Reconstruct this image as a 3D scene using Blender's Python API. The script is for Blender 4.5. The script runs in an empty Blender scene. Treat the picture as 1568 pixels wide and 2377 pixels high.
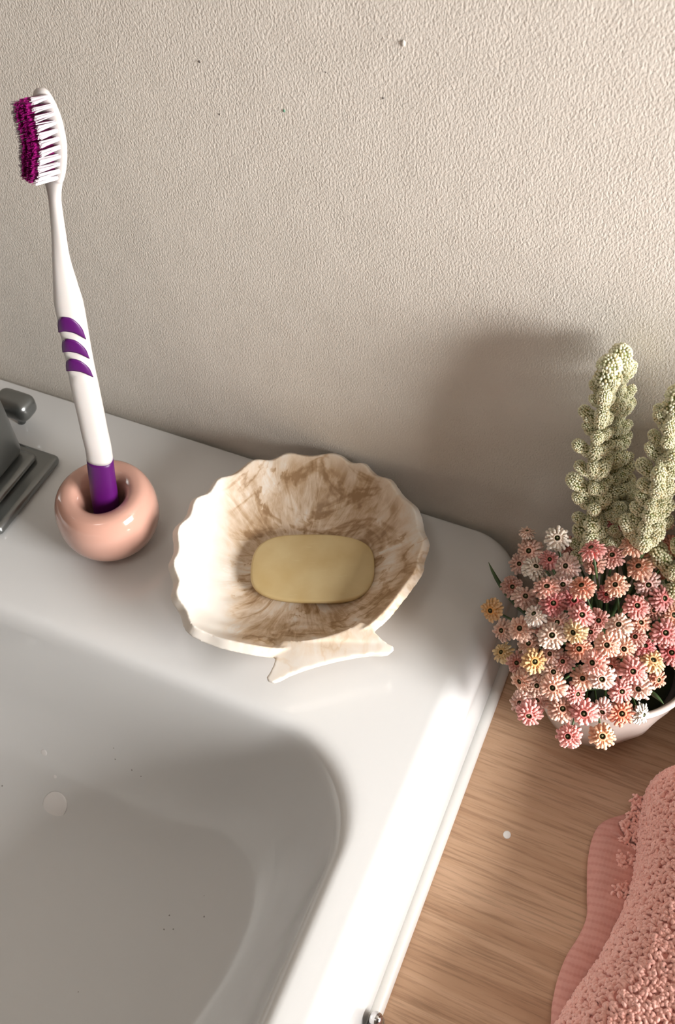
import bpy, bmesh, math, random
from mathutils import Vector, Matrix, noise
PI = math.pi
random.seed(11)
SC = bpy.context.scene
COL = SC.collection

# ---------------------------------------------------------------- camera
cam_d = bpy.data.cameras.new('camera')
cam = bpy.data.objects.new('camera', cam_d)
COL.objects.link(cam)
RX, UP, FW = Vector((0.915641, 0.400703, -0.032221)), Vector((-0.297929, 0.730231, 0.614818)), Vector((-0.269888, 0.553353, -0.788011))
CAM = Vector((0.0, -0.289929, 0.386125))
cam.matrix_world = Matrix(((RX.x, UP.x, -FW.x, CAM.x), (RX.y, UP.y, -FW.y, CAM.y), (RX.z, UP.z, -FW.z, CAM.z), (0, 0, 0, 1)))
cam_d.sensor_fit = 'VERTICAL'
cam_d.sensor_height = 36
cam_d.lens = 2250 / 2377 * 36
cam_d.clip_start = 0.01
cam_d.dof.use_dof = True
cam_d.dof.focus_distance = 0.405
cam_d.dof.aperture_fstop = 20
SC.camera = cam

# ---------------------------------------------------------------- light and exposure
SC.view_settings.view_transform = 'Standard'
SC.view_settings.look = 'None'
SC.view_settings.exposure = 0.0
SC.view_settings.gamma = 1.0
SC.view_settings.use_curve_mapping = False
world = bpy.data.worlds.new('world')
SC.world = world
world.use_nodes = True
world.node_tree.nodes['Background'].inputs[0].default_value = (0.75, 0.85, 1.0, 1)
world.node_tree.nodes['Background'].inputs[1].default_value = 1.0


def area(name, loc, target, sx, sy, power, col):
    l = bpy.data.lights.new(name, 'AREA')
    l.shape = 'RECTANGLE'
    l.size, l.size_y, l.energy, l.color = sx, sy, power, col
    o = bpy.data.objects.new(name, l)
    COL.objects.link(o)
    o.location = loc
    o.rotation_euler = (Vector(target) - Vector(loc)).to_track_quat('-Z', 'Y').to_euler()
    return o


# daylight coming in through window_1 in the right wall
area('window_daylight', (0.77, -0.235, 0.285), (-1, -0.235, 0.285), 0.390, 0.430, 24.0, (1.0, 0.98, 0.96))
# soft fill added from above; no such lamp is known in the room
area('overhead_fill_light', (-0.25, -0.75, 1.50), (-0.25, -0.75, 0), 0.32, 0.32, 1.4, (1.0, 0.95, 0.88))


# ---------------------------------------------------------------- helpers
def tag(o, label=None, cat=None, group=None, kind=None):
    if label: o['label'] = label
    if cat: o['category'] = cat
    if group: o['group'] = group
    if kind: o['kind'] = kind
    return o


def empty(name, loc, label, cat, group=None):
    o = bpy.data.objects.new(name, None)
    COL.objects.link(o)
    o.location = loc
    o.empty_display_size = 0.01
    bpy.context.view_layer.update()
    return tag(o, label, cat, group)


def link(name, me, mat, parent=None, smooth=True):
    o = bpy.data.objects.new(name, me)
    COL.objects.link(o)
    if mat:
        for m in (mat if isinstance(mat, (list, tuple)) else [mat]): me.materials.append(m)
    if smooth and len(me.polygons): me.polygons.foreach_set('use_smooth', [True] * len(me.polygons))
    if parent:
        o.parent = parent
        o.matrix_parent_inverse = world_of(parent).inverted()
    return o


def world_of(o):
    m = Matrix.LocRotScale(o.location, o.rotation_euler, o.scale)
    if o.parent: m = world_of(o.parent) @ o.matrix_parent_inverse @ m
    return m


def mesh(name, vs, fs):
    me = bpy.data.meshes.new(name)
    me.from_pydata([tuple(v) for v in vs], [], fs)
    me.update()
    return me


def loft(rings, close_u=True, cap0=False, cap1=False):
    n = len(rings[0])
    vs = [p for r in rings for p in r]
    fs = []
    for i in range(len(rings) - 1):
        for j in range(n if close_u else n - 1):
            k = (j + 1) % n
            fs.append((i * n + j, i * n + k, (i + 1) * n + k, (i + 1) * n + j))
    if cap0: fs.append(tuple(range(n))[::-1])
    if cap1: fs.append(tuple((len(rings) - 1) * n + j for j in range(n)))
    return vs, fs


def box_bm(x0, x1, y0, y1, z0, z1, bev=0.0, seg=3):
    bm = bmesh.new()
    bmesh.ops.create_cube(bm, size=1)
    for v in bm.verts:
        v.co = Vector((x0 + (v.co.x + .5) * (x1 - x0), y0 + (v.co.y + .5) * (y1 - y0), z0 + (v.co.z + .5) * (z1 - z0)))
    if bev: bmesh.ops.bevel(bm, geom=bm.edges[:], offset=bev, segments=seg, profile=0.5, affect='EDGES')
    return bm


def from_bm(name, bm):
    me = bpy.data.meshes.new(name)
    bm.normal_update()
    bm.to_mesh(me)
    bm.free()
    return me


def box(name, x0, x1, y0, y1, z0, z1, mat, parent=None, bev=0.0, seg=3):
    return link(name, from_bm(name, box_bm(x0, x1, y0, y1, z0, z1, bev, seg)), mat, parent, smooth=False)


def tube_rings(pts, rad, n=8):
    rings = []
    ref = None
    for i, p in enumerate(pts):
        a, b = pts[max(i - 1, 0)], pts[min(i + 1, len(pts) - 1)]
        t = (Vector(b) - Vector(a)).normalized()
        if ref is None: ref = t.orthogonal().normalized()
        ref = (ref - t * ref.dot(t)).normalized()
        bi = t.cross(ref)
        rr = rad[i] if isinstance(rad, (list, tuple)) else rad
        rings.append([Vector(p) + (ref * math.cos(2 * PI * k / n) + bi * math.sin(2 * PI * k / n)) * rr for k in range(n)])
    return rings


def tube(name, pts, rad, mat, parent=None, n=8):
    vs, fs = loft(tube_rings(pts, rad, n), True, True, True)
    return link(name, mesh(name, vs, fs), mat, parent)


def lathe(name, prof, cx, cy, mat, parent=None, n=96, cap=False):
    rings = [[Vector((cx + r * math.cos(2 * PI * k / n), cy + r * math.sin(2 * PI * k / n), z)) for k in range(n)] for r, z in prof]
    vs, fs = loft(rings, True, cap, cap)
    return link(name, mesh(name, vs, fs), mat, parent)


def bez(a, b, c, n):
    a, b, c = Vector(a), Vector(b), Vector(c)
    return [a * (1 - t) ** 2 + b * 2 * t * (1 - t) + c * t * t for t in [i / (n - 1) for i in range(n)]]


def catmull(P, n):
    P = [Vector(p) for p in P]
    Q = [P[0] * 2 - P[1]] + P + [P[-1] * 2 - P[-2]]
    out = []
    for i in range(1, len(Q) - 2):
        for k in range(n):
            t = k / n
            a, b, c, d = Q[i - 1], Q[i], Q[i + 1], Q[i + 2]
            out.append(0.5 * ((2 * b) + (c - a) * t + (2 * a - 5 * b + 4 * c - d) * t * t + (3 * b - a - 3 * c + d) * t ** 3))
    out.append(P[-1])
    return out


def sstep(a, b, x):
    t = max(0.0, min(1.0, (x - a) / (b - a)))
    return t * t * (3 - 2 * t)


# ---------------------------------------------------------------- materials
class NT:
    def __init__(s, name):
        s.m = bpy.data.materials.new(name)
        s.m.use_nodes = True
        s.t = s.m.node_tree
        s.b = s.t.nodes['Principled BSDF']

    def n(s, typ, **kw):
        nd = s.t.nodes.new(typ)
        for k, v in kw.items():
            if k.startswith('i_'):
                key = k[2:].replace('_', ' ')
                nd.inputs[int(key) if key.isdigit() else key].default_value = v
            else: setattr(nd, k, v)
        return nd

    def l(s, a, b): s.t.links.new(a, b)

    def ramp(s, fac, stops):
        r = s.n('ShaderNodeValToRGB')
        el = r.color_ramp.elements
        while len(el) < len(stops): el.new(0.5)
        for e, (p, c) in zip(el, stops):
            e.position = p
            e.color = (*c, 1) if len(c) == 3 else c
        s.l(fac, r.inputs[0])
        return r

    def mix(s, fac, a, b, mode='MIX'):
        m = s.n('ShaderNodeMix', data_type='RGBA', blend_type=mode)
        for sock, v in ((m.inputs[0], fac), (m.inputs[6], a), (m.inputs[7], b)):
            if hasattr(v, 'links'): s.l(v, sock)
            else: sock.default_value = v if isinstance(v, (int, float)) else (*v, 1)
        return m.outputs[2]

    def math(s, op, a, b=0.0, c=0.0):
        m = s.n('ShaderNodeMath', operation=op)
        for i, v in enumerate((a, b, c)):
            if hasattr(v, 'links'): s.l(v, m.inputs[i])
            elif i < len(m.inputs): m.inputs[i].default_value = v
        return m.outputs[0]

    def bump(s, h, strength, dist):
        b = s.n('ShaderNodeBump')
        b.inputs['Strength'].default_value = strength
        b.inputs['Distance'].default_value = dist
        s.l(h, b.inputs['Height'])
        s.l(b.outputs[0], s.b.inputs['Normal'])

    def coord(s, scale=(1, 1, 1), out='Object'):
        tc = s.n('ShaderNodeTexCoord')
        mp = s.n('ShaderNodeMapping')
        mp.inputs['Scale'].default_value = scale
        s.l(tc.outputs[out], mp.inputs[0])
        return mp.outputs[0]


def plain(name, col, rough=0.5, metal=0.0, **kw):
    t = NT(name)
    t.b.inputs['Base Color'].default_value = (*col, 1)
    t.b.inputs['Roughness'].default_value = rough
    t.b.inputs['Metallic'].default_value = metal
    for k, v in kw.items(): t.b.inputs[k.replace('_', ' ')].default_value = v
    return t.m


def wall_mat():
    t = NT('cream_wall_paint')
    c = t.coord((1250, 1250, 800))
    n1 = t.n('ShaderNodeTexNoise', i_Scale=1.0, i_Detail=2.0, i_Roughness=0.5, i_Distortion=0.4)
    t.l(c, n1.inputs[0])
    c2 = t.coord((60, 60, 60))
    n2 = t.n('ShaderNodeTexNoise', i_Scale=1.0, i_Detail=2.0)
    t.l(c2, n2.inputs[0])
    h = t.math('ADD', n1.outputs[0], t.math('MULTIPLY', n2.outputs[0], 0.8))
    t.bump(h, 1.0, 0.00034)
    t.l(t.ramp(n2.outputs[0], [(0.3, (0.70, 0.65, 0.58)), (0.7, (0.73, 0.68, 0.61))]).outputs[0], t.b.inputs['Base Color'])
    t.b.inputs['Roughness'].default_value = 0.6
    return t.m


def ceramic_mat():
    t = NT('white_glazed_ceramic')
    c = t.coord((1, 1, 1))
    v = t.n('ShaderNodeTexVoronoi', i_Scale=170.0, i_Randomness=1.0)
    t.l(c, v.inputs['Vector'])
    n = t.n('ShaderNodeTexNoise', i_Scale=22.0, i_Detail=3.0)
    t.l(c, n.inputs[0])
    spot = t.math('LESS_THAN', v.outputs['Distance'], 0.075)
    gate = t.math('GREATER_THAN', n.outputs[0], 0.57)
    # specks of dirt settle only on the floor of the basin
    sp = t.n('ShaderNodeSeparateXYZ')
    t.l(c, sp.inputs[0])
    low = t.math('LESS_THAN', sp.outputs[2], -0.06)
    f = t.math('MULTIPLY', t.math('MULTIPLY', spot, gate), t.math('MULTIPLY', low, 0.75))
    t.l(t.mix(f, (0.76, 0.765, 0.76), (0.16, 0.14, 0.12)), t.b.inputs['Base Color'])
    t.b.inputs['Roughness'].default_value = 0.16
    t.b.inputs['Coat Weight'].default_value = 0.4
    t.b.inputs['Coat Roughness'].default_value = 0.05
    return t.m


def wood_mat():
    t = NT('oak_worktop_laminate')
    c = t.coord((5, 55, 5))
    n = t.n('ShaderNodeTexNoise', i_Scale=1.6, i_Detail=6.0, i_Roughness=0.62, i_Distortion=0.9)
    t.l(c, n.inputs[0])
    c2 = t.coord((38, 900, 38))
    n2 = t.n('ShaderNodeTexNoise', i_Scale=1.0, i_Detail=4.0, i_Roughness=0.6)
    t.l(c2, n2.inputs[0])
    base = t.ramp(n.outputs[0], [(0.28, (0.47, 0.28, 0.165)), (0.5, (0.59, 0.38, 0.24)), (0.72, (0.70, 0.475, 0.32))]).outputs[0]
    g = t.ramp(n2.outputs[0], [(0.34, (0.72, 0.70, 0.68)), (0.52, (1, 1, 1))]).outputs[0]
    t.l(t.mix(1.0, base, g, 'MULTIPLY'), t.b.inputs['Base Color'])
    t.b.inputs['Roughness'].default_value = 0.42
    t.bump(n2.outputs[0], 0.3, 0.0002)
    return t.m


def shell_mat():
    t = NT('marbled_cream_resin')
    co = t.coord((1, 1, 1))
    sp = t.n('ShaderNodeSeparateXYZ')
    t.l(co, sp.inputs[0])
    ang = t.math('ARCTAN2', sp.outputs[1], sp.outputs[0])
    rad = t.math('SQRT', t.math('ADD', t.math('MULTIPLY', sp.outputs[0], sp.outputs[0]), t.math('MULTIPLY', sp.outputs[1], sp.outputs[1])))
    pol = t.n('ShaderNodeCombineXYZ')
    # fine fibres that run outward from the middle
    t.l(t.math('MULTIPLY', t.math('SINE', ang), 9.0), pol.inputs[0])
    t.l(t.math('MULTIPLY', t.math('COSINE', ang), 9.0), pol.inputs[1])
    t.l(t.math('MULTIPLY', rad, 75.0), pol.inputs[2])
    fib = t.n('ShaderNodeTexNoise', i_Scale=1.0, i_Detail=6.0, i_Roughness=0.62, i_Distortion=1.1)
    t.l(pol.outputs[0], fib.inputs[0])
    cl = t.n('ShaderNodeTexNoise', i_Scale=30.0, i_Detail=5.0, i_Roughness=0.6, i_Distortion=1.0)
    t.l(co, cl.inputs[0])
    # thin wandering veins
    ve = t.n('ShaderNodeTexNoise', i_Scale=21.0, i_Detail=4.0, i_Roughness=0.55, i_Distortion=2.0)
    t.l(co, ve.inputs[0])
    vein = t.math('SUBTRACT', 1.0, t.math('MULTIPLY', t.math('ABSOLUTE', t.math('SUBTRACT', ve.outputs[0], 0.5)), 22.0))
    vein = t.math('MAXIMUM', vein, 0.0)
    # the white, unstained patch lies towards the near left of the rim (object axes)
    patch = t.math('ADD', t.math('MULTIPLY', sp.outputs[0], -0.87), t.math('MULTIPLY', sp.outputs[1], -0.50))
    keep = t.n('ShaderNodeMapRange', i_1=0.026, i_2=0.040, i_3=1.0, i_4=0.0)
    keep.interpolation_type = 'SMOOTHSTEP'
    t.l(t.math('ADD', patch, t.math('MULTIPLY', t.math('SUBTRACT', cl.outputs[0], 0.5), 0.03)), keep.inputs[0])
    rim = t.n('ShaderNodeMapRange', i_1=0.050, i_2=0.0585, i_3=1.0, i_4=0.15)
    t.l(rad, rim.inputs[0])
    a = t.n('ShaderNodeMapRange', i_1=0.38, i_2=0.62, i_3=0.0, i_4=1.0)
    t.l(t.math('ADD', t.math('MULTIPLY', fib.outputs[0], 0.42), t.math('MULTIPLY', cl.outputs[0], 0.58)), a.inputs[0])
    up = t.n('ShaderNodeMapRange', i_1=0.0035, i_2=0.0055, i_3=0.1, i_4=1.0)
    t.l(sp.outputs[2], up.inputs[0])
    amt = t.math('MULTIPLY', t.math('MULTIPLY', a.outputs[0], rim.outputs[0]), t.math('MULTIPLY', keep.outputs[0], up.outputs[0]))
    amt = t.math('MINIMUM', t.math('ADD', t.math('MULTIPLY', amt, 0.9), t.math('MULTIPLY', t.math('MULTIPLY', vein, t.math('GREATER_THAN', cl.outputs[0], 0.47)), t.math('MULTIPLY', keep.outputs[0], 0.38))), 1.0)
    along = t.math('ADD', t.math('MULTIPLY', sp.outputs[0], 0.62), t.math('MULTIPLY', sp.outputs[1], -0.785))
    slab = t.n('ShaderNodeMapRange', i_1=0.040, i_2=0.047, i_3=1.0, i_4=0.45)
    t.l(along, slab.inputs[0])
    amt = t.math('MULTIPLY', amt, slab.outputs[0])
    t.l(t.ramp(amt, [(0.0, (0.80, 0.75, 0.68)), (0.35, (0.72, 0.58, 0.44)), (0.7, (0.52, 0.36, 0.22)), (1.0, (0.33, 0.20, 0.10))]).outputs[0], t.b.inputs['Base Color'])
    t.b.inputs['Roughness'].default_value = 0.38
    t.b.inputs['Subsurface Weight'].default_value = 0.15
    t.b.inputs['Subsurface Radius'].default_value = (0.004, 0.003, 0.002)
    t.b.inputs['Subsurface Scale'].default_value = 1.0
    return t.m


def soap_mat():
    t = NT('translucent_amber_soap')
    co = t.coord((1, 1, 1))
    n = t.n('ShaderNodeTexNoise', i_Scale=60.0, i_Detail=3.0)
    t.l(co, n.inputs[0])
    s = t.n('ShaderNodeTexNoise', i_Scale=1.0, i_Detail=4.0)
    t.l(t.coord((120, 900, 300)), s.inputs[0])
    scr = t.ramp(s.outputs[0], [(0.66, (0, 0, 0)), (0.72, (1, 1, 1))]).outputs[0]
    base = t.ramp(n.outputs[0], [(0.3, (0.70, 0.52, 0.24)), (0.7, (0.82, 0.66, 0.36))]).outputs[0]
    t.l(t.mix(t.math('MULTIPLY', scr, 0.3), base, (0.9, 0.78, 0.5)), t.b.inputs['Base Color'])
    t.b.inputs['Roughness'].default_value = 0.36
    t.b.inputs['Transmission Weight'].default_value = 0.25
    t.b.inputs['IOR'].default_value = 1.35
    t.bump(n.outputs[0], 0.25, 0.0006)
    return t.m


def towel_mat(name, col, dark):
    t = NT(name)
    n = t.n('ShaderNodeTexNoise', i_Scale=260.0, i_Detail=4.0)
    t.l(t.coord(), n.inputs[0])
    t.l(t.ramp(n.outputs[0], [(0.3, dark), (0.65, col)]).outputs[0], t.b.inputs['Base Color'])
    t.b.inputs['Roughness'].default_value = 0.9
    t.b.inputs['Sheen Weight'].default_value = 0.35
    t.bump(n.outputs[0], 0.5, 0.0004)
    return t.m


def waffle_mat():
    t = NT('flat_woven_pink_cotton')
    w = t.n('ShaderNodeTexWave', i_Scale=95.0, i_Distortion=1.6)
    w.bands_direction = 'Y'
    t.l(t.coord(), w.inputs[0])
    w2 = t.n('ShaderNodeTexWave', i_Scale=200.0, i_Distortion=0.6)
    w2.bands_direction = 'X'
    t.l(t.coord(), w2.inputs[0])
    h = t.math('ADD', t.math('MULTIPLY', w.outputs[1], 1.5), t.math('MULTIPLY', w2.outputs[1], 0.4))
    t.l(t.ramp(h, [(0.3, (0.60, 0.28, 0.235)), (1.0, (0.66, 0.33, 0.28))]).outputs[0], t.b.inputs['Base Color'])
    t.b.inputs['Roughness'].default_value = 0.9
    t.bump(h, 0.35, 0.0003)
    return t.m


def petal_mat():
    t = NT('cotton_flower_petals')
    oi = t.n('ShaderNodeObjectInfo')
    at = t.n('ShaderNodeAttribute', attribute_name='tip')
    sat = t.mix(1.0, oi.outputs['Color'], (1.0, 0.82, 0.78), 'MULTIPLY')
    pale = t.mix(0.34, oi.outputs['Color'], (1.0, 0.86, 0.78))
    t.l(t.mix(at.outputs['Fac'], sat, pale), t.b.inputs['Base Color'])
    t.b.inputs['Roughness'].default_value = 0.75
    t.b.inputs['Subsurface Weight'].default_value = 0.2
    t.b.inputs['Subsurface Radius'].default_value = (0.001, 0.0006, 0.0004)
    t.b.inputs['Subsurface Scale'].default_value = 1.0
    return t.m


def bead_mat():
    t = NT('pale_green_blossom_beads')
    at = t.n('ShaderNodeAttribute', attribute_name='shade')
    t.l(t.ramp(at.outputs['Fac'], [(0.0, (0.34, 0.38, 0.13)), (0.35, (0.70, 0.71, 0.42)), (0.75, (0.90, 0.89, 0.68)), (1.0, (0.76, 0.66, 0.38))]).outputs[0], t.b.inputs['Base Color'])
    t.b.inputs['Roughness'].default_value = 0.5
    return t.m


def green_mat():
    t = NT('dark_green_stem_plastic')
    n = t.n('ShaderNodeTexNoise', i_Scale=140.0, i_Detail=2.0)
    t.l(t.coord(), n.inputs[0])
    t.l(t.ramp(n.outputs[0], [(0.35, (0.045, 0.085, 0.03)), (0.7, (0.12, 0.19, 0.07))]).outputs[0], t.b.inputs['Base Color'])
    t.b.inputs['Roughness'].default_value = 0.45
    return t.m


M = dict(
    wall=wall_mat(), ceramic=ceramic_mat(), wood=wood_mat(), shell=shell_mat(), soap=soap_mat(),
    terry=towel_mat('pink_terry_cotton', (0.92, 0.53, 0.46), (0.84, 0.43, 0.36)),
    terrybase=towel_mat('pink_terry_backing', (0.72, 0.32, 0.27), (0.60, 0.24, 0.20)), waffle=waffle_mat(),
    petal=petal_mat(), bead=bead_mat(), green=green_mat(),
    beadbase=plain('olive_spray_core', (0.16, 0.16, 0.05), 0.7),
    centre=plain('olive_flower_centre', (0.20, 0.21, 0.10), 0.6),
    hole=plain('dark_flower_throat', (0.10, 0.09, 0.035), 0.7),
    pink=plain('pale_pink_glaze', (0.60, 0.335, 0.26), 0.12, Coat_Weight=0.6, Coat_Roughness=0.03),
    brush=plain('white_brush_plastic', (0.66, 0.625, 0.60), 0.32, Subsurface_Weight=0.1, Subsurface_Scale=0.002),
    purple=plain('purple_rubber', (0.085, 0.002, 0.115), 0.42),
    bwhite=plain('white_nylon_bristle', (0.72, 0.66, 0.70), 0.45),
    bpurple=plain('magenta_nylon_bristle', (0.27, 0.004, 0.14), 0.45),
    steel=plain('dull_steel', (0.24, 0.25, 0.245), 0.30, 0.9),
    chrome=plain('chrome', (0.6, 0.6, 0.6), 0.15, 1.0),
    silicone=plain('white_silicone', (0.80, 0.80, 0.77), 0.3),
    pot=plain('blush_white_glaze', (0.66, 0.56, 0.51), 0.25, Coat_Weight=0.3),
    foam=plain('dark_floral_foam', (0.03, 0.035, 0.02), 0.9),
    white=plain('white_paint', (0.8, 0.79, 0.76), 0.5),
    ceil=plain('ceiling_paint', (0.45, 0.43, 0.40), 0.8),
    room=plain('room_wall_paint', (0.25, 0.20, 0.16), 0.8),
    floor=plain('floor_vinyl', (0.22, 0.17, 0.13), 0.6),
    cabinet=plain('cabinet_paint', (0.55, 0.52, 0.48), 0.5),
    basket=plain('shading_basket_weave', (0.30, 0.20, 0.12), 0.8),  # for the added, unseen basket that blocks window light
    water=plain('clear_water', (0.9, 0.9, 0.9), 0.03, Transmission_Weight=1.0, IOR=1.33),
    film=plain('milky_soap_film', (0.88, 0.86, 0.85), 0.15),
    chip=plain('white_paint_fleck', (0.85, 0.85, 0.83), 0.6),
    mark=plain('dark_speck', (0.06, 0.05, 0.045), 0.8),
    markg=plain('green_speck', (0.12, 0.30, 0.20), 0.8),
)

# ================================================================ the room
def struct(name, x0, x1, y0, y1, z0, z1, mat):
    return tag(box(name, x0, x1, y0, y1, z0, z1, mat), kind='structure')


XL, XR, YF, ZF, ZC = -1.3, 0.8, -1.7, -0.85, 1.55
struct('wall_back', XL - .1, XR + .1, 0.0, 0.1, ZF, ZC, M['wall'])
struct('wall_left', XL - .1, XL, YF, 0.0, ZF, ZC, M['room'])
struct('wall_front', XL - .1, XR + .1, YF - .1, YF, ZF, ZC, M['room'])
struct('ceiling', XL - .1, XR + .1, YF - .1, 0.1, ZC, ZC + .1, M['ceil'])
struct('floor', XL - .1, XR + .1, YF - .1, 0.1, ZF - .1, ZF, M['floor'])
# right wall with the window opening
WY0, WY1, WZ0, WZ1 = -0.45, -0.02, 0.05, 0.52
bm = bmesh.new()
for a in ((YF, WY0, ZF, ZC), (WY1, 0.0, ZF, ZC), (WY0, WY1, ZF, WZ0), (WY0, WY1, WZ1, ZC)):
    b2 = box_bm(XR, XR + .1, *a[:2], *a[2:])
    tmp = bpy.data.meshes.new('t')
    b2.to_mesh(tmp); b2.free()
    bm.from_mesh(tmp)
    bpy.data.meshes.remove(tmp)
tag(link('wall_right', from_bm('wall_right', bm), M['room'], smooth=False), kind='structure')
w = bpy.data.objects.new('window_1', None)
COL.objects.link(w)
w.location = (XR + .05, (WY0 + WY1) / 2, WZ0)
tag(w, kind='structure')
for k in (0, 1): box('window_frame', XR + .04, XR + .08, (WY0, WY1 - .03)[k], (WY0 + .03, WY1)[k], WZ0, WZ1, M['white'], w)
for k in (0, 1): box('window_frame', XR + .04, XR + .08, WY0 + .03, WY1 - .03, (WZ0, WZ1 - .03)[k], (WZ0 + .03, WZ1)[k], M['white'], w)

# ================================================================ worktop, cabinet
def rrect(x0, x1, y0, y1, r, z, n=14, m=6):
    pts = []
    for cx_, cy_, a0 in ((x1 - r, y1 - r, 0), (x0 + r, y1 - r, 90), (x0 + r, y0 + r, 180), (x1 - r, y0 + r, 270)):
        for k in range(n + 1):
            a = math.radians(a0 + 90 * k / n)
            pts.append(Vector((cx_ + r * math.cos(a), cy_ + r * math.sin(a), z)))
    out = []
    N = len(pts)
    for i, p in enumerate(pts):
        out.append(p)
        if i % (n + 1) == n:
            q = pts[(i + 1) % N]
            for k in range(1, m): out.append(p.lerp(q, k / m))
    return out


def slab_with_hole(name, outer_, hole_, z0, z1, mat):
    """a board with an opening: same number of points on both outlines"""
    rings = [[V2(p, z0) for p in hole_], [V2(p, z0) for p in outer_], [V2(p, z1) for p in outer_], [V2(p, z1) for p in hole_], [V2(p, z0) for p in hole_]]
    vs, fs = loft(rings)
    return link(name, mesh(name, vs, fs), mat, None, False)


def V2(p, z): return Vector((p.x, p.y, z))


wt = tag(slab_with_hole('worktop', rrect(-1.0, .62, -.46, -.0008, .003, 0), rrect(-.603, -.050, -.40, -.014, .04, 0), -.075, -.045, M['wood']), 'light oak worktop with fine straight grain beneath the sink', 'worktop')
cb = empty('vanity_cabinet', (-.2, -.22, ZF), 'painted vanity cabinet under the oak worktop', 'cabinet')
for x in (-.98, .582): box('side_panel', x, x + .018, -.42, -.002, ZF + .002, -.0755, M['cabinet'], cb)
box('bottom_panel', -.962, .582, -.42, -.002, ZF + .05, ZF + .068, M['cabinet'], cb)
for k in range(3): box('door', -.975 + k * .525, -.455 + k * .525, -.438, -.4205, ZF + .08, -.09, M['cabinet'], cb, bev=.002)

# ================================================================ sink
def outer(ins, z, rc=.022):
    return rrect(-.62 + ins, -.0365 - ins, -.42 + ins, -.0006 - ins * .25, max(rc - ins * .45, .004), z)


def inner(ins, z):
    return rrect(-.592 + ins, -.0605 - ins, -.388 + ins, -.1285 - ins * 1.1, .044 + ins * .45, z)


rings = [outer(-.004, -.0449, .020), outer(-.0035, -.040), outer(-.0005, -.022), outer(0, -.0135)]
for k in range(1, 11):
    a = PI / 2 * k / 10
    rings.append(outer(.0135 * (1 - math.cos(a)), -.0135 + .0135 * math.sin(a)))
rings += [outer(.0145, 0), outer(.018, 0)]
for ins, z in ((-.004, 0), (-.001, 0), (.0008, -.0001), (.0024, -.0006), (.0038, -.0016), (.0049, -.0032), (.0059, -.0057), (.0070, -.010), (.0090, -.018), (.0115, -.028), (.0145, -.039), (.0180, -.050),
               (.0222, -.060), (.0272, -.0695), (.0335, -.0785), (.0415, -.0865), (.0510, -.0930), (.0620, -.0980), (.075, -.1013), (.090, -.1031), (.105, -.1038), (.120, -.104)):
    rings.append(inner(ins, z))
sk = empty('sink', (-.33, -.21, -.045), 'white glazed ceramic sink with rounded rim set on the oak worktop', 'sink')
vs, fs = loft(rings, True, False, True)
link('basin', mesh('basin', vs, fs), M['ceramic'], sk)
# silicone bead along the foot of the right side and round the back corner
pts = [Vector((-.0315, -.43, -.0435))] + [Vector((-.0315, y, -.0435)) for y in [-.4 + i * .02 for i in range(20)]] + [Vector((-.0318, -.0135, -.0435)), Vector((-.0335, -.007, -.0435))]
b = tube('sealant', pts, .0036, M['silicone'], sk, 10)
b['label'] = 'white silicone bead along the foot of the sink'
dr = lathe('drain', [(.001, -.1015), (.017, -.1015), (.0215, -.1020), (.0225, -.1032), (.0225, -.1042)], -.34, -.262, M['chrome'], sk, 48, True)

# small metal clip at the foot of the sink
cl = empty('metal_clip', (-.029, -.2215, -.045), 'small dull metal clip at the foot of the sink side, bottom edge of photo', 'clip')
bm = box_bm(-.0322, -.0262, -.236, -.2165, -.0449, -.0335, .0022, 4)
link('clip_body', from_bm('clip_body', bm), M['steel'], cl)
bmx = bmesh.new()
bmesh.ops.create_uvsphere(bmx, u_segments=16, v_segments=10, radius=.003)
for v in bmx.verts: v.co += Vector((-.0292, -.2195, -.0325))
link('screw_head', from_bm('screw_head', bmx), M['chrome'], cl)

# ================================================================ faucet
fc = empty('faucet', (-.315, -.067, 0), 'dark steel faucet with square base on the left of the sink', 'faucet')
link('base_plate', from_bm('base_plate', box_bm(-.347, -.2815, -.098, -.0435, .0002, .0065, .003, 5)), M['steel'], fc)
link('base_collar', from_bm('base_collar', box_bm(-.339, -.2900, -.090, -.0500, .0060, .0110, .003, 4)), M['steel'], fc)
bm = box_bm(-.336, -.2955, -.084, -.0505, .0100, .150, .006, 6)
link('body', from_bm('body', bm), M['steel'], fc)
link('spout', from_bm('spout', box_bm(-.3320, -.2995, -.20, -.060, .115, .135, .005, 4)), M['steel'], fc)
kn = tube('pull_rod', [(-.3190, -.027, .0002), (-.3190, -.027, .014)], .0022, M['steel'], fc, 12)
link('rod_knob', from_bm('rod_knob', box_bm(-.3300, -.3080, -.0345, -.0200, .0075, .0205, .005, 5)), M['steel'], fc)

# ================================================================ toothbrush holder
HX, HY = -.2305, -.0728
prof = []
Rc, hw, hh = .0168, .0080, .0165
for k in range(0, 73):
    a = 2 * PI * k / 72 - PI / 2
    c, s = math.cos(a), math.sin(a)
    ex = .80
    x = abs(c) ** ex * (1 if c > 0 else -1)
    z = abs(s) ** .92 * (1 if s > 0 else -1)
    r_ = Rc + hw * x
    if x > 0: r_ -= .0022 * max(0, -z) ** 2 * x
    prof.append((r_ - .0020 * max(0, -z) ** 3, hh + hh * z))
th = lathe('toothbrush_holder', prof, HX, HY, M['pink'], None, 96)
tag(th, 'pale pink glossy ceramic ring holding the toothbrush on the sink', 'toothbrush holder')

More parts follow.
